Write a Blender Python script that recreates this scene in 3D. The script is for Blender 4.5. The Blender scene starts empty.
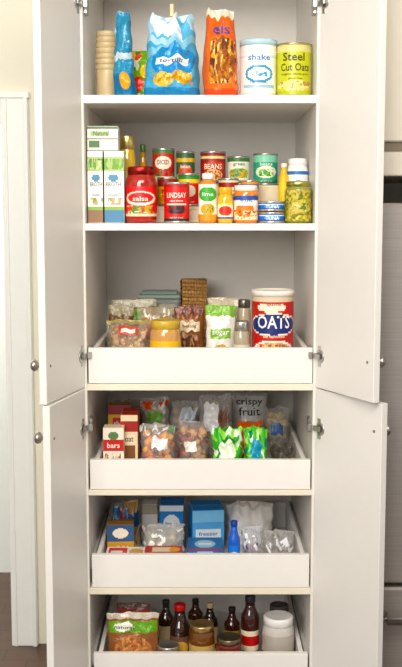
import bpy, math, random, bmesh
from mathutils import Vector, Matrix, noise
random.seed(7)
scn = bpy.context.scene
scn.view_settings.view_transform = 'Standard'
scn.view_settings.look = 'None'

# ---------------- camera model (metres) ----------------
F = 1048.0; TH = math.radians(6.6); CY = -2.8; ZC = 1.5
ct, st = math.cos(TH), math.sin(TH)
def Z(py, y=0.0):
    d = (333.5-py)/F
    return ZC + (y-CY)*(-st+d*ct)/(ct+d*st)
def X(px, y, z):
    t = (y-CY)*ct + (ZC-z)*st
    return (px-201)*t/F
cam = bpy.data.cameras.new('camera'); co = bpy.data.objects.new('camera', cam)
scn.collection.objects.link(co); scn.camera = co
cam.sensor_fit = 'VERTICAL'; cam.sensor_height = 36; cam.lens = F*36/667
co.location = (0, CY, ZC); co.rotation_euler = (math.pi/2-TH, 0, 0)

# ---------------- materials ----------------
MC = {}
def lin(c): return c/12.92 if c <= .04045 else ((c+.055)/1.055)**2.4
def hexc(h):
    return tuple(lin(int(h[i:i+2],16)/255) for i in (0,2,4))
def sat(c,s=1.22):
    g=.3*c[0]+.59*c[1]+.11*c[2]
    return tuple(max(0,min(1,g+(x-g)*s)) for x in c)
def M(key):
    if key in MC: return MC[key]
    p = key.split(':'); h = p[0]; kind = p[1] if len(p) > 1 else 'paper'
    m = bpy.data.materials.new('mat_'+key.replace(':','_')); m.use_nodes = True
    nt = m.node_tree; b = nt.nodes['Principled BSDF']; c = hexc(h)
    if kind in ('paper','foil','plastic','glass','food'): c = sat(c)
    tc = nt.nodes.new('ShaderNodeTexCoord'); n = nt.nodes.new('ShaderNodeTexNoise')
    nt.links.new(tc.outputs['Object'], n.inputs['Vector'])
    n.inputs['Scale'].default_value = 35
    r = nt.nodes.new('ShaderNodeValToRGB')
    k = .04
    if kind == 'brushed': k = .08
    if kind == 'food': k = .35
    if kind in ('lam','wall'): k = .008
    r.color_ramp.elements[0].position = .3; r.color_ramp.elements[1].position = .7
    r.color_ramp.elements[0].color = (*[x*(1-k) for x in c], 1)
    r.color_ramp.elements[1].color = (*[min(1, x*(1+k)) for x in c], 1)
    nt.links.new(n.outputs['Fac'], r.inputs['Fac'])
    nt.links.new(r.outputs['Color'], b.inputs['Base Color'])
    rough = {'paper':.42,'plastic':.3,'metal':.28,'brushed':.42,'glass':.08,'clear':.08,'film':.12,'wall':.75,'lam':.4,'food':.7,'foil':.26}.get(kind,.5)
    b.inputs['Roughness'].default_value = rough
    if kind == 'metal': b.inputs['Metallic'].default_value = .9
    if kind == 'brushed': b.inputs['Metallic'].default_value = .5
    if kind == 'foil': b.inputs['Metallic'].default_value = .08
    if kind == 'glass': b.inputs['Coat Weight'].default_value = .8
    if kind == 'clear': b.inputs['Alpha'].default_value = .18
    if kind == 'film': b.inputs['Alpha'].default_value = .34
    if kind in ('film','foil','clear'):
        v = nt.nodes.new('ShaderNodeTexNoise'); v.inputs['Scale'].default_value = 75; v.inputs['Distortion'].default_value = 2.2
        v.inputs['Detail'].default_value = 1.0
        nt.links.new(tc.outputs['Object'], v.inputs['Vector'])
        bp = nt.nodes.new('ShaderNodeBump'); bp.inputs['Strength'].default_value = .6 if kind!='foil' else .4; bp.inputs['Distance'].default_value = .004
        nt.links.new(v.outputs['Fac'], bp.inputs['Height']); nt.links.new(bp.outputs[0], b.inputs['Normal'])
    if kind == 'brushed':
        mp = nt.nodes.new('ShaderNodeMapping'); mp.inputs['Scale'].default_value = (1, 1, 40)
        nt.links.new(tc.outputs['Object'], mp.inputs['Vector']); nt.links.new(mp.outputs[0], n.inputs['Vector'])
        n.inputs['Scale'].default_value = 6
    if kind == 'food':
        n.inputs['Scale'].default_value = 120
        bp = nt.nodes.new('ShaderNodeBump'); bp.inputs['Strength'].default_value = .5; bp.inputs['Distance'].default_value = .002
        nt.links.new(n.outputs['Fac'], bp.inputs['Height']); nt.links.new(bp.outputs[0], b.inputs['Normal'])
    if kind == 'wall':
        bp = nt.nodes.new('ShaderNodeBump'); bp.inputs['Strength'].default_value = .1; bp.inputs['Distance'].default_value = .002
        n.inputs['Scale'].default_value = 180
        nt.links.new(n.outputs['Fac'], bp.inputs['Height']); nt.links.new(bp.outputs[0], b.inputs['Normal'])
    MC[key] = m
    return m
def wood_floor():
    m = bpy.data.materials.new('floor_wood'); m.use_nodes = True; nt = m.node_tree; b = nt.nodes['Principled BSDF']
    tc = nt.nodes.new('ShaderNodeTexCoord'); br = nt.nodes.new('ShaderNodeTexBrick')
    br.inputs['Color1'].default_value = (.06,.025,.015,1); br.inputs['Color2'].default_value = (.09,.04,.02,1)
    br.inputs['Mortar'].default_value = (.02,.01,.005,1); br.inputs['Scale'].default_value = 3; br.inputs['Mortar Size'].default_value = .006
    nt.links.new(tc.outputs['Object'], br.inputs['Vector']); nt.links.new(br.outputs['Color'], b.inputs['Base Color'])
    b.inputs['Roughness'].default_value = .35
    MC['FLOOR'] = m
wood_floor()

# ---------------- colour painter ----------------
PS=[0]
def painter(base, ops=()):
    PS[0]+=1; sd=PS[0]*17.3
    def f(u, v):
        c = base
        for i,o in enumerate(ops):
            k = o[0]
            if k == 'b' and o[1] <= v <= o[2]: c = o[3]
            elif k == 'r' and o[1] <= u <= o[2] and o[3] <= v <= o[4]: c = o[5]
            elif k == 'e' and ((u-o[1])/o[3])**2+((v-o[2])/o[4])**2 <= 1: c = o[5]
            elif k == 's' and o[1] <= u <= o[2] and o[3] <= v <= o[4]:
                q = o[7] if len(o)>7 else 7
                w1=noise.noise(Vector((u*4,v*8,sd)))*.18; w2=noise.noise(Vector((u*4,v*8,sd+9)))*.09
                a=(math.sin(math.floor((u+w1)*q)*12.9898+math.floor((v+w2)*q*2)*78.233+sd+i)*43758.5453)%1
                if a < o[5]: c = o[6][int(a/o[5]*len(o[6])*.999)]
            elif k == 'd' and abs(v-(o[1]+o[2]*u)) < o[3]: c = o[4]
        return c
    return f

# ---------------- mesh builder ----------------
class MB:
    def __init__(s): s.v=[]; s.f=[]; s.m=[]; s.sm=[]; s.keys=[]
    def mi(s,k):
        if k not in s.keys: s.keys.append(k)
        return s.keys.index(k)
    def face(s, idx, k, smooth=False):
        s.f.append(tuple(idx)); s.m.append(s.mi(k)); s.sm.append(smooth)
    def grid(s, fn, nu, nv, col, wrap=False, smooth=True):
        b = len(s.v); w = nu if wrap else nu+1
        for j in range(nv+1):
            for i in range(w): s.v.append(tuple(fn(i/nu, j/nv)))
        for j in range(nv):
            for i in range(nu):
                i2 = (i+1) % w if wrap else i+1
                s.face((b+j*w+i, b+j*w+i2, b+(j+1)*w+i2, b+(j+1)*w+i), col((i+.5)/nu, (j+.5)/nv), smooth)
        return b
    def box(s, x0,x1,y0,y1,z0,z1,k,ch=0.0015):
        ch = min(ch, (x1-x0)*.3,(y1-y0)*.3,(z1-z0)*.3)
        X_=(x0,x1);Y_=(y0,y1);Z_=(z0,z1); sg=(1,-1); b=len(s.v); ix={}
        for a in (0,1):
            for c in (0,1):
                for e in (0,1):
                    for ax in range(3):
                        p=[X_[a]+sg[a]*ch, Y_[c]+sg[c]*ch, Z_[e]+sg[e]*ch]
                        p[ax]=(X_,Y_,Z_)[ax][(a,c,e)[ax]]
                        ix[(a,c,e,ax)]=len(s.v); s.v.append(tuple(p))
        q=[(0,0),(1,0),(1,1),(0,1)]
        for t in (0,1):
            for ax in range(3):
                o=[]
                for (m_,n_) in q:
                    k3=[0,0,0]; k3[ax]=t; k3[(ax+1)%3]=m_; k3[(ax+2)%3]=n_
                    o.append(ix[(*k3,ax)])
                if t==0: o.reverse()
                s.face(o,k)
        for ax in range(3):
            a1=(ax+1)%3;a2=(ax+2)%3
            for m_ in (0,1):
                for n_ in (0,1):
                    k0=[0,0,0];k1=[0,0,0];k1[ax]=1
                    for kk in (k0,k1): kk[a1]=m_;kk[a2]=n_
                    o=[ix[(*k0,a1)],ix[(*k1,a1)],ix[(*k1,a2)],ix[(*k0,a2)]]
                    if (m_+n_)%2==1: o.reverse()
                    s.face(o,k)
        for a in (0,1):
            for c in (0,1):
                for e in (0,1):
                    s.face([ix[(a,c,e,0)],ix[(a,c,e,1)],ix[(a,c,e,2)]],k)
    def lathe(s, prof, n=40, cx=0, cy=0, cz=0, knurl=0):
        b=len(s.v)
        for (r,z,k) in prof:
            for i in range(n):
                a=2*math.pi*i/n; rr=r*(1-(knurl if i%2 else 0))
                s.v.append((cx+rr*math.sin(a), cy-rr*math.cos(a), cz+z))
        for j in range(len(prof)-1):
            for i in range(n):
                i2=(i+1)%n
                s.face((b+j*n+i,b+j*n+i2,b+(j+1)*n+i2,b+(j+1)*n+i), prof[j][2], True)
        if prof[0][0]>0.0005: s.face([b+i for i in range(n)][::-1], prof[0][2])
        e=b+(len(prof)-1)*n
        if prof[-1][0]>0.0005: s.face([e+i for i in range(n)], prof[-1][2])
    def label(s, r, z0, z1, col, n=96, nv=44, r1=None, bulge=0):
        r1 = r if r1 is None else r1
        def fn(u,v):
            a=(u*2-1)*math.pi; rr=r+(r1-r)*v+bulge*math.sin(math.pi*v)
            return (rr*math.sin(a),-rr*math.cos(a),z0+(z1-z0)*v)
        def c(u,v):
            uu=(u*2-1)*2
            if abs(uu)>1: uu=(abs(uu)-2)*(1 if uu>0 else -1)
            return col(uu*1.15,v)
        s.grid(fn,n,nv,c,wrap=True)
    def blob(s, c, r, k, n=8, m=6, rot=0):
        def fn(u,v):
            a=u*2*math.pi; b=(v-.5)*math.pi
            x=r[0]*math.cos(b)*math.cos(a); y=r[1]*math.cos(b)*math.sin(a); z=r[2]*math.sin(b)
            x,z=x*math.cos(rot)-z*math.sin(rot),x*math.sin(rot)+z*math.cos(rot)
            return (c[0]+x,c[1]+y,c[2]+z)
        s.grid(fn,n,m,lambda u,v:k,wrap=True)
    def tube(s, pts, r, k, n=7):
        P=[Vector(p) for p in pts]; b=len(s.v)
        for i,p in enumerate(P):
            t=(P[min(i+1,len(P)-1)]-P[max(i-1,0)]).normalized()
            a=t.orthogonal().normalized(); c=t.cross(a)
            for j in range(n):
                g=2*math.pi*j/n; s.v.append(tuple(p+a*r*math.cos(g)+c*r*math.sin(g)))
        for i in range(len(P)-1):
            for j in range(n):
                j2=(j+1)%n
                s.face((b+i*n+j,b+i*n+j2,b+(i+1)*n+j2,b+(i+1)*n+j),k,True)
    def text(s, txt, w, h, cx, cz, k, surf, tilt=0):
        cu=bpy.data.curves.new('t','FONT'); cu.body=txt; cu.align_x='CENTER'; cu.align_y='CENTER'; cu.resolution_u=2
        cu.offset=.012
        o=bpy.data.objects.new('t',cu); scn.collection.objects.link(o)
        dg=bpy.context.evaluated_depsgraph_get(); me=o.evaluated_get(dg).to_mesh()
        vs=[v.co.copy() for v in me.vertices]; fs=[tuple(p.vertices) for p in me.polygons]
        o.evaluated_get(dg).to_mesh_clear(); bpy.data.objects.remove(o); bpy.data.curves.remove(cu)
        if not vs: return
        xs=[v.x for v in vs]; ys=[v.y for v in vs]; sx=w/(max(xs)-min(xs)); sy=h/(max(ys)-min(ys))
        mx=(max(xs)+min(xs))/2; my=(max(ys)+min(ys))/2; b=len(s.v); c_,s_=math.cos(tilt),math.sin(tilt)
        for v in vs:
            x=(v.x-mx)*sx; z=(v.y-my)*sy
            s.v.append(tuple(surf(cx+x*c_-z*s_, cz+x*s_+z*c_)))
        for f in fs: s.face([b+i for i in f],k)
    def done(s, name, loc=(0,0,0), rz=0, parent=None, rx=0, ry=0):
        me=bpy.data.meshes.new(name); me.from_pydata(s.v,[],s.f)
        for k in s.keys: me.materials.append(M(k))
        me.polygons.foreach_set('material_index',s.m); me.polygons.foreach_set('use_smooth',s.sm)
        bm=bmesh.new(); bm.from_mesh(me); bmesh.ops.recalc_face_normals(bm,faces=bm.faces); bm.to_mesh(me); bm.free()
        me.update()
        o=bpy.data.objects.new(name,me); scn.collection.objects.link(o)
        o.location=loc; o.rotation_euler=(rx,ry,rz)
        if parent: o.parent=parent
        return o
def cyl_surf(r,off=.0009): return lambda x,z:((r+off)*math.sin(x/r),-(r+off)*math.cos(x/r),z)

# ---------------- room ----------------
WL='f1ede5:lam'
m=MB(); m.box(-3,3,-3.6,2.2,-.05,0,'FLOOR'); m.done('floor')
m=MB(); m.box(-3,3,-3.6,2.2,2.7,2.75,'f2f0ea:wall'); m.done('ceiling')
YW=.72
xl=X(32,YW,1.3); xo=X(4,YW-.02,1.3)
HZ=Z(98,YW-.02)
m=MB(); k='f1ecd9:wall'
m.box(xl-.012,3,YW,YW+.1,0,2.7,k,0); m.box(-3,xo-.9,YW,YW+.1,0,2.7,k,0); m.box(xo-.9,xl-.012,YW,YW+.1,HZ-.02,2.7,k,0)
m.done('wall_back')
m=MB(); m.box(-3,0,1.45,1.5,0,2.7,'eef2ee:wall',0); m.done('wall_hall')
m=MB(); k='f6f7f2:lam'
m.box(xo,xl,YW-.02,YW,0,HZ,k); m.box(xo-.99,xl+.004,YW-.026,YW,HZ,HZ+.02,k); m.box(xo-.99,xo,YW-.02,YW,HZ-.085,HZ,k)
m.box(xl-.016,xl-.002,YW-.028,YW-.019,0,HZ,k); m.box(xo+.012,xo+.02,YW-.026,YW-.019,0,HZ,k)
m.done('trim_1')

# ---------------- cabinet ----------------
XL,XR=-.308,.303; DEP=.62; T=.018
joint=Z(387.5); topz=Z(-48); botz=Z(690)
m=MB()
m.box(XL-T,XL,0,DEP,.1,topz+T,WL); m.box(XR,XR+T,0,DEP,.1,topz+T,WL)
m.box(XL,XR,DEP-.012,DEP,.1,topz,'e6e1d9:lam')
m.box(XL,XR,0,DEP-.012,topz,topz+T,WL)
SH={}
for i,(a,b) in enumerate([(95,103),(223.5,230.5),(384,390.5),(490,495.5),(588,594.5),(688,694)]):
    z1=Z(a); z0=Z(b); SH[i+1]=z1
    m.box(XL,XR,.004,DEP-.012,z0,z1,WL)
    m.box(XL,XR,0,.004,z0,z1,'f5f3ee:lam' if i<2 else 'eee5cf:lam',.0008)
m.box(XL-T,XR+T,.05,.07,0,.1,'4a4540:lam')
for zz in (347,460,555,652):
    za=Z(zz)-.05
    m.box(XL,XL+.010,.03,.5,za,za+.03,'c8c6c0:lam',.001); m.box(XR-.010,XR,.03,.5,za,za+.03,'c8c6c0:lam',.001)
for py in (355,427,4):
    for sx in (-1,1):
        z=Z(py); xx=XL if sx<0 else XR
        m.box(min(xx,xx-sx*.010),max(xx,xx-sx*.010),.022,.062,z-.02,z+.02,'b8b6b2:metal',.002)
        m.box(min(xx-sx*.002,xx-sx*.014),max(xx-sx*.002,xx-sx*.014),-.008,.0,z-.009,z+.009,'c8c6c2:metal',.002)
m.done('pantry_cabinet')

def door(name, hx, dx, w, z0, z1, s, knobz, hz):
    dy=-math.sqrt(w*w-dx*dx); ang=math.atan2(dy,dx)
    m=MB(); ya,yb=sorted((0,-s*.019))
    m.box(0,w,ya,yb,z0,z1,'edeae4:lam',.0012)
    b=len(m.v); m.lathe([(.006,0,'b5aea4:metal'),(.005,.012,'b5aea4:metal'),(.013,.017,'b5aea4:metal'),(.0155,.023,'b5aea4:metal'),(.012,.029,'b5aea4:metal'),(.002,.031,'b5aea4:metal')],n=24)
    for i in range(b,len(m.v)):
        x,y,z=m.v[i]; m.v[i]=(w-.028+x, -s*(.019+z), knobz+y)
    b=len(m.v); m.lathe([(.004,0,'8c7a60:metal'),(.003,.0015,'8c7a60:metal'),(.0005,.002,'8c7a60:metal')],n=12)
    for i in range(b,len(m.v)):
        x,y,z=m.v[i]; m.v[i]=(w-.028+x, s*z, knobz+y)
    for h in hz:
        b=len(m.v); m.lathe([(.0175,0,'c2c0bc:metal'),(.0175,.002,'c2c0bc:metal'),(.013,.0025,'8e8c88:metal'),(.001,.0025,'8e8c88:metal')],n=24)
        for i in range(b,len(m.v)):
            x,y,z=m.v[i]; m.v[i]=(.024+x, s*z, h+y)
        y0,y1=sorted((0,s*.002)); m.box(.012,.026,y0,y1,h-.028,h+.028,'c2c0bc:metal',.0008)
        y0,y1=sorted((s*.002,s*.009)); m.box(.0,.03,y0,y1,h-.007,h+.007,'b0aeaa:metal',.002)
    return m.done(name,(hx,-.006,0),ang)
hzU=[Z(355)+0,Z(4)]; hzL=[Z(427)]
door('door_1',XL-.006,-.064,.27,joint+.002,topz+T,1,Z(367,-.26),hzU)
door('door_2',XL-.006,-.057,.27,.1,joint-.002,1,Z(440,-.26),hzL)
door('door_3',XR+.006,.116,.268,joint+.002,topz+T,-1,Z(364,-.25),hzU)
door('door_4',XR+.006,.141,.268,.1,joint-.002,-1,Z(434,-.24),hzL)

# drawers
DB={}
def drawer(i,pt,pb,x0,x1):
    z1=Z(pt);z0=Z(pb);m=MB();k='f1eee8:lam';D=.54; g=.0115
    m.box(x0,x1,.001,.019,z0,z1,k,.001)
    x0+=g; x1-=g
    m.box(x0,x0+.012,.019,D,z0,z1,k,.001);m.box(x1-.012,x1,.019,D,z0,z1,k,.001)
    m.box(x0+.012,x1-.012,D-.014,D,z0,z1,k,.001);m.box(x0+.012,x1-.012,.019,D-.014,z0+.004,z0+.012,k,.001)
    m.done('pull_out_drawer'); DB[i]=z0+.0125
drawer(3,348,383.5,XL+.004,XR-.002)
drawer(4,460,489.5,XL+.005,XR-.004)
drawer(5,555,587.5,XL+.007,XR-.004)
drawer(6,654,687,XL+.009,XR-.005)

# ---------------- right side: fridge & upper cabinet ----------------
m=MB(); k='b3aca6:brushed'; fx=.405; ft=Z(203,-.04)
m.box(fx,1.3,.02,.68,.02,ft-.01,'55524f:plastic')
m.box(fx,.85,-.04,.015,Z(588,-.04)+.012,ft,k,.006); m.box(.855,1.3,-.04,.015,Z(588,-.04)+.012,ft,k,.006)
m.box(fx,1.3,-.04,.015,.06,Z(588,-.04),k,.006)
m.tube([(.82,-.04,.8),(.82,-.09,.83),(.82,-.09,1.35),(.82,-.04,1.38)],.011,'a09c98:metal')
m.tube([(.5,-.04,Z(588)-.06),(.5,-.09,Z(588)-.06),(1.2,-.09,Z(588)-.06),(1.2,-.04,Z(588)-.06)],.011,'a09c98:metal')
m.done('refrigerator')
m=MB(); k='f4ecdc:lam'; cz=Z(176,0)
m.box(fx,1.3,.0,.68,cz,2.7,k); m.box(fx,1.3,-.012,.0,cz,Z(152),k,.003); m.box(fx,.85,-.02,.0,Z(142),2.55,k,.004); m.box(.855,1.3,-.02,.0,Z(142),2.55,k,.004)
m.box(fx,1.3,-.006,.0,Z(151),Z(143),'8b7b68:lam',0)
m.done('wall_cabinet')

# ---------------- generic items ----------------
def dims(px0,px1,pyt,base,yf,deep=None,wf=1.0):
    """world x centre, width and height of a thing whose front is at depth yf and stands on base"""
    zt=Z(pyt,yf); w=1
    for _ in range(3):
        yc=yf+(deep if deep is not None else w if w<.2 else .05)/2
        if pyt>211: zt=Z(pyt, yf+2*(yc-yf))
        zm=(zt+base)/2; xa=X(px0,yc,zm); xb=X(px1,yc,zm); w=xb-xa
    lo,hi=(XL+.003,XR-.003) if base>SH[2]-.01 else (XL+.035,XR-.031)
    xc=max(lo+w*wf/2,min(hi-w*wf/2,(xa+xb)/2))
    return xc, w, zt-base, yc
def can(name,px0,px1,pyt,base,yf,bk,ops=(),lid='c9c6c0:metal',txt=(),rz=0,paper=True,lidh=0):
    x,w,h,yc=dims(px0,px1,pyt,base,yf); r=w/2; m=MB(); c=painter(bk,ops)
    m.lathe([(r*.9,.003,lid),(r*.93,0,lid),(r,0.001,lid),(r,.004,lid),(r*.965,.006,lid)],n=48)
    m.label(r*.965,.006,h-.006-lidh,c)
    if lidh:
        m.lathe([(r*.97,h-.006-lidh,lid),(r*1.0,h-.006-lidh,lid),(r*1.0,h-.002,lid),(r*.97,h,lid),(r*.9,h,lid),(r*.88,h-.003,lid),(.001,h-.003,lid)],n=48)
    else:
        m.lathe([(r*.965,h-.006,lid),(r,h-.004,lid),(r,h-.001,lid),(r*.96,h,lid),(r*.92,h-.001,lid),(r*.9,h-.005,lid),(r*.6,h-.004,lid),(r*.58,h-.005,lid),(.001,h-.005,lid)],n=48)
    for (t,tw,th,tx,tz,k) in list(txt)+[('NET WT 15 OZ',.5,.035,0,.13,'f2eee2:paper')]: m.text(t,tw*r*2,th*h,tx*r,tz*h,k,cyl_surf(r*.965))
    return m.done(name,(x,yc,base),rz)
def jar(name,px0,px1,pyt,base,yf,cont,lab,ops=(),lid='d8d4cc:plastic',l0=.15,l1=.7,lidf=.16,neck=.86,txt=(),glass=None):
    x,w,h,yc=dims(px0,px1,pyt,base,yf); r=w/2; m=MB(); lh=lidf*h; hb=h-lh; g=glass or cont
    m.lathe([(r*.85,0,cont),(r*.97,.004,cont),(r,.01,cont),(r,hb*.82,g),(r*.97,hb*.88,g),(r*neck*1.02,hb*.96,g),(r*neck*.94,hb,g),(r*neck*.94,hb+.002,g)],n=48)
    if lab: m.label(r*1.006,hb*l0,hb*l1,painter(lab,ops))
    rl=r*neck
    m.lathe([(rl*.96,hb,lid),(rl,hb+.001,lid),(rl,h-.003,lid),(rl*.96,h-.0008,lid),(rl*.85,h,lid),(rl*.8,h-.001,lid),(.001,h-.001,lid)],n=60,knurl=.02)
    for (t,tw,th,tx,tz,k) in txt: m.text(t,tw*r*2,th*h,tx*r,tz*h,k,cyl_surf(r*1.006))
    return m.done(name,(x,yc,base))
def bottle(name,px0,px1,pyt,base,yf,body,lab,ops=(),cap='c03020:plastic',shoulder=.62,nr=.35,l0=.08,l1=.55,capf=.1,txt=()):
    x,w,h,yc=dims(px0,px1,pyt,base,yf); r=w/2; m=MB(); s=shoulder*h; c0=h*(1-capf)
    m.lathe([(r*.85,0,body),(r*.98,.004,body),(r,.012,body),(r,s,body),(r*.95,s+.05*h,body),(r*(nr+.35*(1-nr)),s+.12*h,body),(r*nr*1.1,s+(c0-s)*.7,body),(r*nr,c0,body)],n=40)
    if lab: m.label(r*1.008,l0*h,l1*h,painter(lab,ops))
    rc=r*nr*1.15
    m.lathe([(rc*.95,c0,cap),(rc,c0+.001,cap),(rc,h-.002,cap),(rc*.9,h,cap),(.001,h,cap)],n=40,knurl=.03)
    for (t,tw,th,tx,tz,k) in txt: m.text(t,tw*r*2,th*h,tx*r,tz*h,k,cyl_surf(r*1.008))
    return m.done(name,(x,yc,base))
def carton(name,px0,px1,pyt,base,yf,deep,bk,ops=(),side=None,txt=(),rz=0,flap=True,res=40,ry=0,cap=None,hset=None):
    x,w,h,yc=dims(px0,px1,pyt,base,yf,deep); m=MB(); w*=.985; hw=w/2; hd=deep/2
    if hset: h=hset
    m.box(-hw,hw,-hd,hd,0,h,side or bk,.0012)
    c=painter(bk,ops)
    m.grid(lambda u,v:(-hw*.985+2*hw*.985*u,-hd-.0005,.0015+(h-.003)*v),res,res,lambda u,v:c(u*2-1,v),smooth=False)
    m.grid(lambda u,v:(hw*.985-2*hw*.985*u,hd+.0005,.0015+(h-.003)*v),20,20,lambda u,v:c(u*2-1,v),smooth=False)
    if flap:
        m.box(-hw*.96,hw*.96,-.001,.001,h,h+.0008,side or bk,0); m.box(-hw*.97,-hw*.93,-hd*.9,hd*.9,h-.0002,h+.0006,'b9b2a5:paper',0)
    for (t,tw,th,tx,tz,k) in txt: m.text(t,tw*w,th*h,tx*hw,tz*h,k,lambda a,b:(a,-hd-.0012,b))
    return m.done(name,(x,yc,base),rz,ry=ry)
def bag(name,px0,px1,pyt,base,yf,deep,bk,ops=(),mode='pillow',seed=1,wr=.004,top=1.0,txt=(),rz=0,ry=0,fill=None,fk=(),rx=0,res=(96,84),bot=1.0,extra=None,fr=.010,fat=0):
    x,w,h,yc=dims(px0,px1,pyt,base,yf,deep,1.12); m=MB(); c=painter(bk,ops); hw=w/2*1.05
    def th(v):
        if mode=='stand': return deep/2*max(.03,(1-v**1.8))
        return deep/2*max(.03,math.sin(math.pi*min(1,(v*.93+.07)**.75))**.65)
    def wid(v): return hw*((bot+(top-bot)*v**1.6)*(1-.06*math.sin(math.pi*v)+fat*math.sin(math.pi*min(1,v*1.25))) )
    def S(xn,v,sgn,off=0):
        t=th(v)*max(0,1-abs(xn)**2.4)**.6+off
        p=Vector((xn*wid(v)*60,v*h*60+seed*13.7,sgn*3+seed))
        e=min(1,v*6)
        n1=noise.noise(p*.35)*wr*1.7+noise.noise(p*.9)*wr*.8+ (1-abs(noise.noise(p*.6+Vector((9,3,1)))*2))*wr*.8
        ed=1-abs(xn)**6
        tp=1-.5*max(0,(v-.85)/.15)**2
        return ((xn*wid(v)+noise.noise(Vector((v*5,seed,0)))*wr*1.1), sgn*(t+n1*ed*e*.85*tp), max(0,v*h+noise.noise(Vector((xn*3,seed*2,0)))*wr*3*v))
    def fn(u,v):
        a=u*2*math.pi; front=math.cos(a)<0
        return S(math.sin(a),v,1 if not front else -1)
    m.grid(fn,res[0],res[1],lambda u,v:c(math.sin(u*2*math.pi),v),wrap=True)
    n=res[0]; m.face(list(range(n))[::-1],c(0,0)); 
    m.face([res[1]*n+i for i in range(n)],c(0,1))
    if fill:
        cnt,f0,f1=fill
        for i in range(cnt):
            v=random.uniform(f0,f1); xn=random.uniform(-.8,.8); t=th(v)*.6
            s_=random.uniform(.7,1.3)*fr
            m.blob((xn*wid(v)*.9,random.uniform(-t,t)*.8,max(s_,v*h)),(s_,s_*.7,s_*.75),random.choice(fk),rot=random.random()*3)
    for (t,tw,th_,tx,tz,k,tl) in txt:
        m.text(t,tw*w,th_*h,tx*hw,tz*h,k,lambda a,b:(lambda q:(q[0],q[1]-.002,b))(S(max(-.95,min(.95,a/hw)),b/h,-1)),tilt=tl)
    if extra: extra(m,w,h,deep)
    return m.done(name,(x,yc,base),rz,rx=rx,ry=ry)

e=.0008
# ================= shelf 1 =================
B=SH[1]+e
x,w,h,yc=dims(95,119,30,B,.19); m=MB(); r=w/2
k='e6d2ac:plastic'; k2='cfb488:plastic'
m.lathe([(r*.82,0,k),(r*.86,.002,k),(r*.93,h*.45,k),(r*.93,h*.46,k)],n=48)
n=7
for i in range(n):
    za=h*.46+(h*.54)*i/n; dz=h*.54/n; q=1-.018*i
    m.lathe([(r*.9*q,za,k2),(r*.94*q,za+.001,k),(r*q,za+dz*.55,k),(r*1.0*q,za+dz*.85,k),(r*.95*q,za+dz,k2),(r*.86*q,za+dz*.98,k2),(.001 if i==n-1 else r*.8*q,za+dz*.9,k2)],n=48)
m.done('stack_of_cups',(x,yc,B))
def clipx(m,w,h,d):
    for sy in (-1,1):
        m.box(-.005,.005,sy*.006-.003,sy*.006+.003,h-.03,h+.035,'e0c79c:paper',.001)
    m.tube([(-.007,-.01,h+.002),(.007,-.01,h+.002),(.007,.01,h+.002),(-.007,.01,h+.002)],.001,'9a9890:metal')
bag('chip_bag',114,136,12,B,.12,.045,'4590b4:foil',[('b',0,.3,'2f74a4:foil'),('e',.1,.22,.5,.1,'e2a84a:foil'),('b',.46,.54,'d4e4ea:foil'),('s',-1,1,.66,1,.4,['8fc0d4:foil','e4ecf0:foil','3f86a8:foil'],3)],seed=3,wr=.007,top=.6,bot=1.0,ry=-.03)
bag('candy_bag',129,160,50,B,.185,.05,'7fae3a:foil',[('s',-1,1,0,1,.5,['e8c93a:foil','e05a2b:foil','3f8f37:foil','f4eede:foil'],3),('e',.2,.6,.45,.14,'f0cc2e:foil'),('b',0,.12,'2d7a9a:foil'),('e',-.4,.35,.4,.15,'d94a2a:foil')],seed=5,wr=.006,top=.9)
bag('tortilla_chip_bag',145,199,14,B,.045,.11,'5aa9d0:foil',[('b',.66,1,'b4d8ea:foil'),('d',.62,.1,.05,'8ec9e4:foil'),('b',.0,.12,'3a86b8:foil'),('e',.05,.44,.82,.2,'2f88c0:foil'),('r',-.62,.62,.40,.49,'f4f6f4:foil'),('e',-.3,.22,.36,.09,'e6c26a:foil'),('e',.4,.24,.32,.08,'d8aa4a:foil'),('s',-.7,.75,.14,.3,.35,['f0d890:foil','c89438:foil'],9),('s',-1,1,.74,1,.35,['8cc6e0:foil','e8f2f6:foil','6ab4d8:foil'],2.5)],seed=9,wr=.0085,top=.8,bot=1.0,fat=.04,extra=clipx,txt=[('tortilla',.5,.05,0,.445,'2a5f94:paper',0)])
bag('pretzel_bag',202,238.5,8,B,.04,.10,'e8772a:foil',[('b',.92,1,'f1e6d2:foil'),('b',.7,.92,'e87028:foil'),('e',0,.42,.92,.27,'8f4f22:food'),('s',-.9,.9,.16,.66,.62,['d09048:food','5b2d14:food','b0702e:food','ecc27c:food'],8),('b',.0,.1,'d8581c:foil'),('r',-.95,-.6,.1,.7,'e8772a:foil')],seed=12,wr=.006,top=.72,bot=.88,fat=.14,txt=[('els',.6,.13,.05,.78,'2a4f9c:paper',0)])
can('powdered_drink_canister',239.5,277,38,B,.05,'f6f5f1:plastic',[('b',.74,.8,'cfe3ee:plastic'),('e',0,.42,.6,.18,'3b93c0:plastic'),('e',0,.42,.49,.13,'e9f2f2:plastic'),('s',-.35,.35,.36,.48,.5,['3b93c0:plastic','7fb9d6:plastic'],9),('b',.0,.04,'dcdad2:plastic'),('r',-.7,.7,.14,.2,'9dbfce:plastic')],lid='b8d4e0:plastic',lidh=.010,txt=[('shake',.6,.1,0,.68,'2d6fa8:paper'),('ORIGINAL',.5,.04,0,.25,'40555f:paper')])
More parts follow.
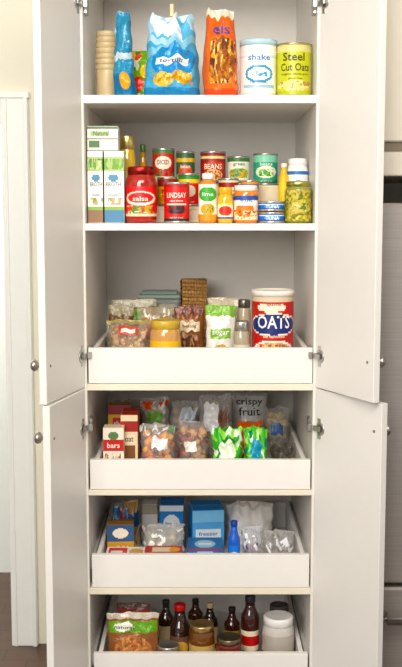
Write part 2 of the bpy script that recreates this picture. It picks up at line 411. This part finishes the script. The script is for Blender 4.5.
can('oatmeal_tin',278,314,42,B,.05,'c3c640:paper',[('b',.86,1,'d9d294:paper'),('b',0,.1,'b5b838:paper'),('e',0,.2,.9,.09,'d8cf8a:paper'),('s',-.8,.8,.13,.27,.45,['b08a50:paper','e8dca0:paper'],10)],lid='c4b67a:metal',txt=[('Steel',.62,.15,-.1,.74,'34341c:paper'),('Cut Oats',.85,.14,0,.55,'34341c:paper'),('organic whole grain',.8,.05,0,.42,'50502c:paper'),('gluten free',.4,.04,0,.34,'50502c:paper')])

# ================= shelf 2 =================
B=SH[2]+e
m=MB(); k='e2d6bc:paper'
rx0,rx1=X(151,.2,1.5),XR-.012
for (y0,y1,hh) in ((.125,.205,.045),(.210,.345,.105)):
    m.box(rx0,rx1,y0,y1,hh-.008,hh,k)
    m.box(rx0,rx0+.012,y0,y1,0,hh-.008,k); m.box(rx1-.012,rx1,y0,y1,0,hh-.008,k); m.box(rx0+.012,rx1-.012,y0,y0+.008,.0,hh-.008,k)
m.done('shelf_riser',(0,0,B))
R1=B+.045+e; R2=B+.105+e
def broth(n,a,b,band,top):
    carton(n,a,b,151,B,.04,.062,'f6f4ee:paper',[('r',-1,1,.72,.92,'a9c07a:paper'),('s',-1,1,.74,.9,.6,top,4),('b',.18,.22,'8ab05a:paper'),('b',0,.18,band),('s',-.8,.8,.26,.34,.4,['b9a27a:paper','7b9a4a:paper'],5),('e',0,.63,.5,.05,'4a86a8:paper'),('r',-.6,.6,.44,.455,'9b9b92:paper')],side='eceae2:paper',txt=[('BROTH',.7,.06,0,.54,'4a5a4a:paper'),('ORGANIC',.5,.03,0,.39,'4a5a4a:paper')])
broth('broth_carton',86,103,'8a6a50:paper',['6f9a3c:paper','c8d8a0:paper','55822f:paper'])
broth('broth_carton',103.6,125,'4a7ca0:paper',['6f9a3c:paper','c8d8a0:paper','7fb04a:paper'])
zb=Z(151,.04)+.0015
carton('pasta_box',86,117,126,zb,.042,.07,'f4f1e8:paper',[('b',0,.5,'f0ece0:paper'),('b',.46,.5,'5a6a4a:paper'),('r',-.9,-.2,.1,.4,'3f6f3a:paper'),('r',-.8,.4,.6,.8,'a8c07a:paper'),('b',.9,1,'4b6a3a:paper')],txt=[('Natural',.5,.2,-.1,.7,'3c5a30:paper')])
jar('honey_mustard_jar',118,136,135,B,.16,'d9b94f:glass','e4d080:paper',[('e',0,.5,.5,.3,'f0e6c0:paper')],lid='e2cf80:metal')
jar('salsa_jar',125.5,157,166,B,.03,'9f2f18:glass','d02a26:paper',[('e',0,.6,.8,.24,'f4ead8:paper'),('e',0,.62,.66,.17,'c8302a:paper'),('b',0,.08,'e8d9b8:paper'),('s',-.8,.8,.1,.36,.7,['d9a23a:paper','5a8a3a:paper','f0e6d8:paper','e0503a:paper'])],lid='a8241f:metal',lidf=.15,l0=.14,l1=.76,txt=[('salsa',.5,.08,0,.43,'f4eee0:paper')])
bottle('olive_oil_bottle',137,149,144,B,.25,'b98a3a:glass','e0cfa0:paper',[],cap='4a6a34:plastic',nr=.4)
rb=.225
can('tomato_can',152,175,148,R2,rb,'b53a2c:paper',[('b',.0,.2,'e8dcc0:paper'),('e',0,.62,.6,.2,'efe6d2:paper'),('s',-1,1,.2,.42,.7,['3f6f34:paper','e04a34:paper','8a1f1c:paper']),('b',.9,1,'3f7a44:paper')],txt=[('DICED',.5,.12,0,.62,'8a1f1c:paper')])
can('bean_can',176,195,151,R2,rb,'2f5a3c:paper',[('b',.7,.85,'d9b24a:paper'),('e',0,.4,.6,.22,'c8553f:paper'),('s',-1,1,.1,.3,.6,['7a9a4a:paper','d9c07a:paper'])],txt=[('bean',.5,.11,0,.55,'f4ecd0:paper')])
can('refried_bean_can',200,226,151,R2,rb,'8c2a2c:paper',[('b',.82,.92,'e9d8a0:paper'),('e',0,.55,.75,.2,'b83a30:paper'),('e',0,.28,.6,.18,'e0b980:paper'),('s',-.5,.5,.14,.4,.5,['7a4a2c:paper','c84a2c:paper'],9),('b',0,.08,'3a2a28:paper')],txt=[('BEANS',.7,.16,0,.55,'f4e8cc:paper')])
can('vegetable_can',227,250,156,R2,rb,'ebead6:paper',[('b',.86,1,'3a6f40:paper'),('b',0,.12,'3a6f40:paper'),('e',0,.4,.7,.2,'7a9a52:paper'),('s',-.6,.6,.2,.55,.7,['d9a24a:paper','4a7a34:paper','a8c45a:paper'])],txt=[('green',.5,.11,0,.7,'2f5a34:paper')])
can('green_bean_can',253,278,153,R2,rb,'3f9f7a:paper',[('b',.75,1,'8fd0b4:paper'),('e',0,.4,.7,.22,'eef0dc:paper'),('s',-.5,.5,.25,.5,.6,['4a9a3a:paper','8fc05a:paper']),('b',0,.1,'2f6f52:paper')],txt=[('beans',.5,.1,0,.66,'f4f4e4:paper')])
bottle('honey_bottle',278.5,289,163,R1,.135,'e9c02a:plastic','f0d040:paper',[],cap='f0eadc:plastic',nr=.5)
jar('bouillon_jar',289.5,311,158,R1,.135,'f0f2f2:plastic','f6f6f4:paper',[('e',0,.5,.6,.2,'3b6fae:paper'),('b',.0,.12,'e9c52a:paper'),('b',.88,1,'3b6fae:paper')],lid='f6f4f0:plastic',lidf=.14,l0=.1,l1=.85)
can('chili_can',157,177,177,R1,.13,'df9a34:paper',[('b',.7,1,'8a2a20:paper'),('s',-1,1,.3,.6,.6,['f0d05a:paper','b0402a:paper'])])
can('corn_can',178,200,173,R1,.13,'d63a2a:paper',[('b',.72,.86,'f0cc3a:paper'),('e',0,.45,.5,.2,'ece4cc:paper'),('b',.86,1,'2f7f3a:paper')])
can('soup_can',218,239,178,R1,.13,'e8e0c8:paper',[('b',.7,.9,'9a2f2a:paper'),('s',-1,1,.1,.6,.6,['d98a34:paper','6f8f3a:paper'])])
can('pumpkin_can',240,259,180,R1,.13,'e89a3a:paper',[('b',.7,.9,'3a5f9a:paper')])
can('olive_can',163.5,190,182,B,.03,'cc241f:paper',[('b',0,.06,'1f2a24:paper'),('b',.92,1,'b01f1a:paper'),('e',0,.3,.6,.12,'8f1d18:paper'),('s',-.5,.5,.2,.4,.8,['1f1a1c:paper','4a3a40:paper','5a1a18:paper'],6),('b',.08,.1,'e8dcc8:paper'),('r',-.6,.6,.44,.47,'e8dcc8:paper')],txt=[('LINDSAY',.76,.13,0,.68,'f6f0e4:paper'),('ripe olives',.5,.06,0,.54,'f6f0e4:paper')])
bottle('salad_dressing_bottle',198.5,217,173,B,.03,'e08f24:glass','f6f2e4:paper',[('e',0,.72,.85,.2,'4fa848:paper'),('b',0,.16,'e89a2a:paper'),('e',0,.3,.6,.16,'f0a83a:paper'),('s',-.5,.5,.2,.42,.6,['f0a834:paper','3f9a3a:paper'])],cap='f6f4ec:plastic',shoulder=.74,nr=.55,l0=.06,l1=.78,capf=.12,txt=[('lime',.6,.08,0,.58,'f8f8f0:paper')])
jar('mustard_jar',217.5,233,187,B,.03,'e8b62c:glass','f4ecd0:paper',[('e',0,.5,.7,.3,'d8452c:paper'),('b',0,.12,'3a5a9a:paper'),('b',.88,1,'f0cc3a:paper')],lid='e0b02a:plastic',lidf=.2)
jar('peach_jar',233.5,258,185,B,.03,'e98a2c:glass','f0e6d0:paper',[('b',.82,1,'2f4f9f:paper'),('e',-.1,.4,.6,.3,'e9843a:paper'),('s',-1,1,.05,.4,.6,['d99a34:paper','f6e0b0:paper','b84a24:paper']),('r',-.8,.8,.6,.78,'f6f4ea:paper')],lid='f0eeea:plastic',lidf=.15,l0=.1,l1=.85,neck=.95,txt=[('fruit',.5,.08,0,.6,'2f4f8f:paper')])
for (t,zb2) in ((212,B),(201,Z(212.3,.03)+.003)):
    can('tuna_can',258,285,t,zb2,.03,'2c66c0:paper',[('b',.72,.86,'eef2f6:paper'),('e',0,.42,.5,.28,'5aa0e0:paper'),('b',0,.1,'1f3f8a:paper')],txt=[('TUNA',.5,.35,0,.45,'f6f6f6:paper')])
jar('olive_jar',286.5,313,181,B,.03,'8a8a32:food','c9b45a:paper',[('s',-2,2,0,1,.95,['9f9f3c:food','6f742a:food','b8a55a:food','7a7a30:food','c8b868:food'],6),('r',-.45,.45,.3,.62,'c7b565:paper'),('s',-.4,.4,.34,.58,.5,['5a7a3a:paper','e8dcb0:paper'],8)],lid='b9b45a:metal',lidf=.13,l0=.05,l1=.9,neck=.92,glass='8f8f4a:glass')

# ================= drawer 3 =================
B=DB[3]
bag('dried_fruit_pouch',92,135,299,B,.31,.04,'6a5438:foil',[('b',.88,1,'a8a290:foil'),('e',.1,.76,.5,.09,'6f9f4a:foil'),('e',0,.35,.6,.22,'8c6c44:food'),('s',-.5,.5,.15,.55,.6,['4a3422:food','9a7a4c:food'])],mode='stand',seed=21,wr=.003)
bag('walnut_bag',97,140,319,B,.10,.09,'e4dccc:clear',[('r',-.45,.45,.74,.9,'b84a3c:paper'),('r',-.35,.35,.78,.86,'f4ece0:paper'),('b',.95,1,'a89a6a:foil')],seed=22,wr=.004,fill=(190,.05,.85),fk=['c5956c:food','dcc098:food','9a6f4a:food','d8b080:food'])
bag('brown_rice_pouch',88,112,306,B,.22,.05,'6a5234:foil',[('b',.86,1,'a09880:foil'),('e',.1,.5,.6,.2,'c8a870:foil'),('b',0,.2,'4f6a34:foil')],mode='stand',seed=27,wr=.004)
tb=carton('tea_box',140,180,326,B,.365,.10,'c9b892:paper',[('b',.6,.8,'9a7a4a:paper'),('r',-.6,.6,.2,.5,'eee2c8:paper')],hset=.1285)
x,w,h,yc=dims(139,181,289,B+.13,.36); m=MB(); hw=w/2
m.box(-hw*.94,hw*.94,-.05,.05,0,h*.72,'c9d4cf:film',.008); m.box(-hw,hw,-.056,.056,h*.72,h*.88,'8a9a90:plastic',.004); m.box(-hw*.85,hw*.85,-.044,.044,h*.88,h,'7f8f86:plastic',.004)
m.box(-hw*.8,hw*.8,-.04,.04,.004,h*.5,'a8946a:food',.006)
m.done('food_storage_container',(x,.415,B+.13+e))
m=MB(); bx,bw,bh,byc=dims(182,206,279,B,.40,.09); hw=bw/2
m.box(-hw*.9,hw*.9,-.040,.040,0,.004,'8a6238:food',0)
rows=22
for i in range(rows):
    z=(i+.7)*bh/rows; g=.0025 if i%2 else 0; q=.90+.08*i/rows
    pts=[]
    for sx,sy in ((-1,-1),(1,-1),(1,1),(-1,1),(-1,-1)):
        pts.append((sx*hw*q,sy*(.041-g),z))
    m.tube(pts,bh/rows*.56,'c29a66:food' if i%2 else 'd4ac78:food',6)
for i in range(9):
    xx=(-1+2*i/8)*hw*.93
    for sy in (-1,1): m.tube([(xx*.93,sy*.042,.002),(xx,sy*.045,bh)],.0018,'a87e50:food',5)
m.done('woven_basket',(bx,byc,B))
jar('peanut_butter_jar',150,181,318,B,.05,'c89a64:glass','d8b488:paper',[('b',.78,1,'ecc04a:paper'),('b',0,.12,'c4552c:paper'),('e',0,.45,.6,.2,'c08a50:paper')],lid='c9ac5a:plastic',lidf=.16,l0=.12,l1=.75,neck=.94)
bag('bread_loaf_bag',138,172,307,B,.20,.08,'d8c4a0:film',[('s',-1,1,.8,1,.3,['f0ece0:foil']),('r',-.5,.5,.5,.75,'a83a2c:foil')],seed=28,wr=.006,fill=(50,.1,.8),fk=['c08a50:food','a86f3c:food','d8b480:food'],fr=.016)
bag('chocolate_chip_bag',175,204,306,B,.22,.06,'8a5a38:foil',[('b',.86,1,'6a3a2a:foil'),('r',-.7,.7,.6,.76,'e8d8b8:foil'),('e',0,.32,.6,.2,'4a2a1c:food'),('s',-.6,.6,.15,.5,.4,['c08a50:food','6a3a20:food']),('b',0,.08,'b8452f:foil')],mode='stand',seed=24,wr=.004,txt=[('baking',.5,.06,0,.68,'6a2a20:paper',0)])
bag('coconut_bag',208,240,298,B,.30,.06,'b8a888:film',[('b',.88,1,'d8cdb8:foil'),('r',-.6,.6,.5,.75,'a8743c:foil')],seed=71,wr=.006,fill=(40,.1,.7),fk=['e8dcc0:food','c8a878:food'])
bag('brown_sugar_bag',206,235,305,B,.13,.05,'f4f2e8:foil',[('b',.84,1,'7faa4c:foil'),('r',-.7,.7,.5,.66,'8ab85a:foil'),('e',0,.28,.6,.14,'c5984e:food')],mode='stand',seed=25,wr=.003,txt=[('sugar',.6,.08,0,.58,'f8f8f0:paper',0)])
jar('spice_jar',233,250,320,B,.05,'aa9f8a:glass','d9d0ba:paper',[('b',.3,.5,'6b5a3a:paper')],lid='c9c6be:metal',lidf=.18)
jar('glass_jar',237,251,299,B,.20,'c8baa0:glass',None,lid='8f8a80:metal',lidf=.12)
can('oatmeal_canister',251,294,288,B,.04,'b8261f:paper',[('b',.0,.10,'efe6d2:paper'),('e',0,.64,1.0,.15,'f0e8d4:paper'),('e',0,.64,.96,.13,'16266a:paper'),('e',-.1,.86,.55,.06,'f0e6d0:paper'),('e',0,.27,.9,.17,'f4eee2:paper'),('e',0,.29,.72,.12,'d9b37a:food'),('s',-.65,.65,.19,.39,.6,['c8342a:food','f4dcb0:food','9a6444:food'],8),('b',.94,1,'d9c9b0:paper')],lid='f0eadf:plastic',lidh=.01,txt=[('OATS',.8,.15,0,.635,'f8f6ee:paper'),('old fashioned',.5,.035,0,.47,'f0e4c0:paper'),('quick',.35,.04,0,.84,'8a1f1c:paper')])

# ================= drawer 4 =================
B=DB[4]
carton('cracker_box',98,121,402,B,.22,.05,'e0b84a:paper',[('b',.84,1,'8f2f3a:paper'),('r',-.6,.6,.6,.8,'c03848:paper'),('e',0,.35,.6,.14,'a86a30:paper')],txt=[('thin',.5,.08,0,.7,'f0e8e0:paper')],side='8a5a3a:paper')
carton('snack_bar_box',99,120,424,B,.06,.05,'efe6d8:paper',[('b',.55,.78,'b8332c:paper'),('e',0,.85,.5,.08,'5a7a4a:paper'),('s',-.8,.8,.1,.5,.6,['c88a40:paper','7a4a28:paper','e0c080:paper'])],side='d9c8b0:paper',txt=[('bars',.6,.1,0,.66,'f4eee0:paper')])
carton('granola_bar_box',122,139,408,B,.10,.10,'e8d8b8:paper',[('b',.72,.9,'9a2f2a:paper'),('r',-.7,.7,.2,.5,'7a5030:paper'),('r',-.7,.7,.52,.68,'f0e4c8:paper')],side='a83a2c:paper',txt=[('oat',.5,.08,0,.6,'5a2a1c:paper')])
bag('rice_cake_bag',104,140,398,B,.36,.09,'b8b4a8:film',[('r',-.5,.5,.3,.7,'8a3a34:foil')],seed=61,wr=.007,fill=(30,.1,.9),fk=['d9c7a0:food','c9b58a:food'])
bag('mixed_snack_bag',142,169,396,B,.25,.09,'e8e8e4:film',[('r',-.6,.5,.66,.82,'6fa04a:paper'),('s',-1,1,.86,.97,.5,['d85a3a:foil','efeee8:foil'],5)],seed=31,wr=.008,fill=(80,.1,.9),fk=['d99a3c:food','c86a30:food','e9d7b0:food'])
bag('trail_mix_bag',171,199,399,B,.28,.08,'e0e0dc:film',[('r',-.3,.8,.7,.9,'d8e0e8:paper'),('s',-1,1,0,.3,.3,['a8402c:foil'],4)],seed=72,wr=.008,fill=(70,.1,.9),fk=['a86a3c:food','7a4a2c:food','e0c08a:food','b84a34:food'])
bag('dried_apricot_bag',141,175,422,B,.05,.10,'e8e8e4:clear',[('r',-.3,.6,.6,.8,'f4f6f8:foil'),('s',-1,1,.88,1,.4,['5a9a5a:foil','efeee8:foil'])],seed=32,wr=.008,fill=(120,.04,.85),fk=['d8843a:food','b85a34:food','e0a05c:food','8a4a44:food'],fr=.013)
bag('dried_cherry_bag',179,208,418,B,.07,.10,'dcdad6:clear',[('r',-.6,.2,.5,.68,'e8e4dc:foil')],seed=62,wr=.008,fill=(90,.04,.85),fk=['7a3a34:food','a8604a:food','c89a6c:food'],fr=.012)
bag('crispy_fruit_bag',232,266,390,B,.36,.06,'c9c9c6:foil',[('b',.94,1,'a8a8a5:foil'),('e',0,.35,.5,.2,'9f5a4a:foil')],seed=33,wr=.0025,txt=[('crispy',.8,.13,0,.84,'141216:paper',0),('fruit',.65,.13,0,.70,'141216:paper',0)])
bag('cookie_bag',200,231,394,B,.21,.08,'dcd8d4:film',[('r',-.7,.2,.5,.9,'f4f4f4:foil'),('e',.5,.7,.3,.15,'7b5a4a:foil')],seed=34,wr=.008,fill=(50,.1,.8),fk=['9a6a4a:food','6a4a3c:food'])
bag('orange_snack_bag',238,262,420,B,.235,.06,'d8703c:foil',[('e',0,.6,.5,.2,'f0c060:foil'),('b',0,.3,'a8402c:foil')],seed=36,wr=.005)
bag('pasta_bag',267,292,406,B,.30,.08,'c8c6c2:film',[('r',-.5,.5,.5,.7,'4a6a9a:foil')],seed=63,wr=.006,fill=(50,.1,.9),fk=['d9c48a:food','c9ae70:food'])
bag('veggie_chip_bag',212,242,426,B,.05,.07,'46a542:foil',[('s',-1,1,0,1,.4,['9fdf6a:foil','f0faec:foil','2a7a2c:foil'],4),('e',0,.6,.55,.2,'f0f8e4:foil'),('e',.2,.3,.5,.14,'8fd05a:foil')],seed=37,wr=.007)
bag('veggie_chip_bag',244,267,426,B,.06,.06,'5fb84a:foil',[('s',-1,1,0,1,.4,['b0df8a:foil','f0faec:foil','1f7a6c:foil'],4),('e',0,.6,.5,.2,'2f8fb0:foil')],seed=38,wr=.007)
bag('seaweed_snack_bag',270,293,436,B,.12,.08,'6a6460:film',[],seed=39,wr=.007,fill=(40,.1,.8),fk=['3a3a2c:food','5a4a34:food'])

# ================= drawer 5 =================
B=DB[5]
bag('marshmallow_bag',98,116,505,B,.24,.06,'5f84a8:foil',[('s',-1,1,0,1,.6,['f4f6fa:foil','2f5f94:foil','c9d4dc:foil','a83a34:foil'],2.5)],seed=41,wr=.007,top=.8)
carton('cereal_box',99,126,519,B,.135,.055,'c89a50:paper',[('b',.6,1,'34577f:paper'),('e',0,.8,.6,.12,'f0e8d8:paper'),('s',-.8,.8,.1,.5,.6,['e8cc88:paper','9a6030:paper'])],side='8f6a3c:paper',rz=.06)
bag('popcorn_bag',122,140,500,B,.28,.05,'c09a6a:foil',[('b',.5,.8,'2a4f7a:foil'),('s',-1,1,0,.5,.6,['f4e0b0:foil','8a5a3a:foil'],3)],seed=42,wr=.006,top=.8)
carton('foil_wrap_box',142,158,499,B,.35,.06,'f6f2ea:paper',[('b',.75,1,'c0b8a0:paper'),('b',.3,.4,'c03a34:paper')])
carton('sandwich_bag_box',160,184,497,B,.27,.09,'2e7ec0:paper',[('e',0,.6,.7,.2,'f0f4f6:paper'),('b',.0,.2,'e9b23a:paper'),('b',.88,1,'eaf0f4:paper'),('d',.35,.15,.03,'e9b23a:paper')],txt=[('bags',.5,.08,0,.6,'2e5e96:paper')])
carton('freezer_bag_box',190,222,500,B,.22,.11,'6ab0e4:paper',[('b',.75,1,'8fcaee:paper'),('r',-.8,.8,.4,.6,'f0f8fc:paper'),('b',0,.08,'2f6fb0:paper')],rz=.12,side='3f8fd0:paper',txt=[('freezer',.6,.08,0,.5,'2f6fb0:paper')])
bag('paper_sack',227,272,499,B,.27,.10,'f8f4ee:paper',[('b',.94,1,'e0dad0:paper')],seed=44,wr=.008,top=1.0)
bag('produce_bag',144,184,520,B,.135,.09,'f0eee8:film',[('s',-1,1,.2,.9,.3,['fafaf8:foil'],4)],seed=45,wr=.008,fill=(30,.1,.7),fk=['a89a7a:food','d2c2a0:food'])
def lidbox(name,cx,cy,hx,hy,h,side,top,ops,base):
    m=MB(); m.box(-hx,hx,-hy,hy,0,h,side); c=painter(top,ops)
    m.grid(lambda u,v:(-(hx-.001)+2*(hx-.001)*u,-(hy-.001)+2*(hy-.001)*v,h+.0006),36,28,lambda u,v:c(u*2-1,v),smooth=False)
    m.grid(lambda u,v:(-(hx-.001)+2*(hx-.001)*u,-hy-.0006,.002+(h-.004)*v),36,12,lambda u,v:c(u*2-1,v*.3),smooth=False)
    m.done(name,(cx,cy,base))
x,w,h,yc=dims(98,140,546,B,.04,.09)
lidbox('frozen_pie_box',x+.004,.075,.060,.045,h,'efe8de:paper','f2ece2:paper',[('r',-.9,.0,.1,.9,'c8372c:paper'),('e',.45,.5,.35,.3,'d9a96a:paper'),('r',-.8,-.2,.4,.6,'f0e8dc:paper')],B+e)
x,w,h,yc=dims(142,183,546,B,.035,.07)
lidbox('cookie_box',x+.003,.07,.053,.035,h,'a86a4a:paper','b8483c:paper',[('r',-.6,.4,.2,.8,'ecdcbc:paper'),('e',.6,.5,.3,.3,'e0a850:paper')],B+e)
x,w,h,yc=dims(186,224,541,B,.04,.10)
lidbox('rice_mix_box',x,.11,.050,.06,h,'2f5f94:paper','3a6fa8:paper',[('e',0,.5,.6,.3,'a9d0e8:paper'),('r',-.4,.4,.42,.58,'f4f4f0:paper'),('b',0,.1,'d0392b:paper')],B+e)
bottle('spray_bottle',228,240,519,B,.07,'2f5fc0:plastic','3f7fd8:paper',[('e',0,.5,.6,.25,'eaf0f8:paper')],cap='1f3f94:plastic',nr=.5)
bag('zip_bag_of_beans',242,262,524,B,.05,.09,'e0e4ec:film',[('s',-1,1,.6,.9,.3,['f4f6fa:foil','5a4a6a:foil'],5)],seed=46,wr=.008,fill=(50,.05,.6),fk=['4a3f54:food','7b6a6a:food','9a3a4a:food'])
bag('zip_bag_of_lentils',264,295,527,B,.06,.12,'d8d4d0:film',[('s',-1,1,.6,.9,.3,['f4f6fa:foil'],5)],seed=47,wr=.008,fill=(60,.05,.6),fk=['5a4f48:food','8b7a6a:food'])

# ================= drawer 6 =================
B=DB[6]
bag('trail_mix_pouch',104,154,609,B,.035,.06,'8a5a3a:foil',[('b',.92,1,'c8c0b0:foil'),('r',-.95,.95,.70,.88,'6a9f34:foil'),('e',-.35,.79,.4,.07,'f4f2e4:foil'),('e',0,.38,.78,.28,'a86c44:food'),('s',-.7,.7,.14,.62,.6,['c8905a:food','8a5030:food','b8784c:food'],8)],mode='stand',seed=51,wr=.003,txt=[('natural',.4,.06,-.35,.79,'2f4a1f:paper',0)])
bag('raisin_pouch',118,150,600,B,.16,.05,'6a4a40:foil',[('b',.7,.9,'9a4a44:foil')],mode='stand',seed=52,wr=.003)
def bot(n,a,b,t,y,body,lab,cap,**k): bottle(n,a,b,t,B,y,body,lab,k.get('ops',()),cap=cap,shoulder=k.get('s',.6),nr=k.get('nr',.4),l0=.12,l1=.5)
bot('soy_sauce_bottle',170,190,600,.10,'2a1812:glass','6a4a3c:paper','c03028:plastic',nr=.5,ops=[('e',0,.5,.7,.3,'d8b060:paper')])
bot('vinegar_bottle',158,174,597,.22,'3a2418:glass','d9c8a0:paper','2a2a2a:plastic')
bot('vanilla_bottle',202,218,600,.22,'2a1a14:glass','e9d9b0:paper','d9c9a0:plastic')
bot('maple_syrup_bottle',188,203,596,.30,'4a2814:glass','c8b080:paper','2a2a2a:plastic')
bot('steak_sauce_bottle',224,240,604,.20,'3a1a12:glass','c8aa4a:paper','2a2420:plastic')
bot('worcestershire_bottle',241,259,592,.12,'3a1812:glass','f0e4cc:paper','2a2a30:plastic',ops=[('b',.4,.8,'b82a24:paper'),('b',.0,.2,'2a2a4a:paper')],s=.66,nr=.5)
jar('jelly_jar',156,180,639,B,.03,'3a1c20:glass','e9dfd0:paper',[],lid='c9c4bc:metal',lidf=.3,neck=.94)
jar('molasses_jar',189,215,618,B,.05,'6a4020:glass','c8aa74:paper',[('e',0,.5,.6,.3,'f0e8d0:paper')],lid='d4b070:metal',lidf=.14,neck=.92)
jar('jam_jar',216,242,631,B,.03,'6a2018:glass','d9c098:paper',[('e',0,.5,.6,.3,'7a2a20:paper')],lid='8a7a60:metal',lidf=.16,neck=.95)
jar('plastic_storage_jar',262,294,609,B,.06,'b8b0a8:glass',None,lid='f4f2f0:plastic',lidf=.16,neck=.93,glass='d0ccc6:glass')
jar('honey_jar',268,290,600,B,.22,'6a4420:glass','c9a860:paper',[],lid='4a4a4a:plastic')

# ---------------- lights ----------------
def area(n,loc,tgt,size,power,col):
    l=bpy.data.lights.new(n,'AREA'); l.shape='RECTANGLE'; l.size=size[0]; l.size_y=size[1]; l.energy=power; l.color=col
    o=bpy.data.objects.new(n,l); scn.collection.objects.link(o); o.location=loc
    o.rotation_euler=(Vector(tgt)-Vector(loc)).to_track_quat('-Z','Y').to_euler()
area('ceiling_light',(.0,-1.9,2.64),(0,-.1,1.3),(1.5,1.0),58,(1,.93,.84))
area('window_light',(-1.0,-3.4,2.1),(0,0,1.5),(1.5,1.2),62,(1,.97,.93))
area('hall_light',(-1.3,1.05,2.5),(-1.2,1.1,0),(.8,.4),40,(.96,1,.99))
w=bpy.data.worlds.new('world'); scn.world=w; w.use_nodes=True
w.node_tree.nodes['Background'].inputs[0].default_value=(1,.965,.925,1); w.node_tree.nodes['Background'].inputs[1].default_value=.42
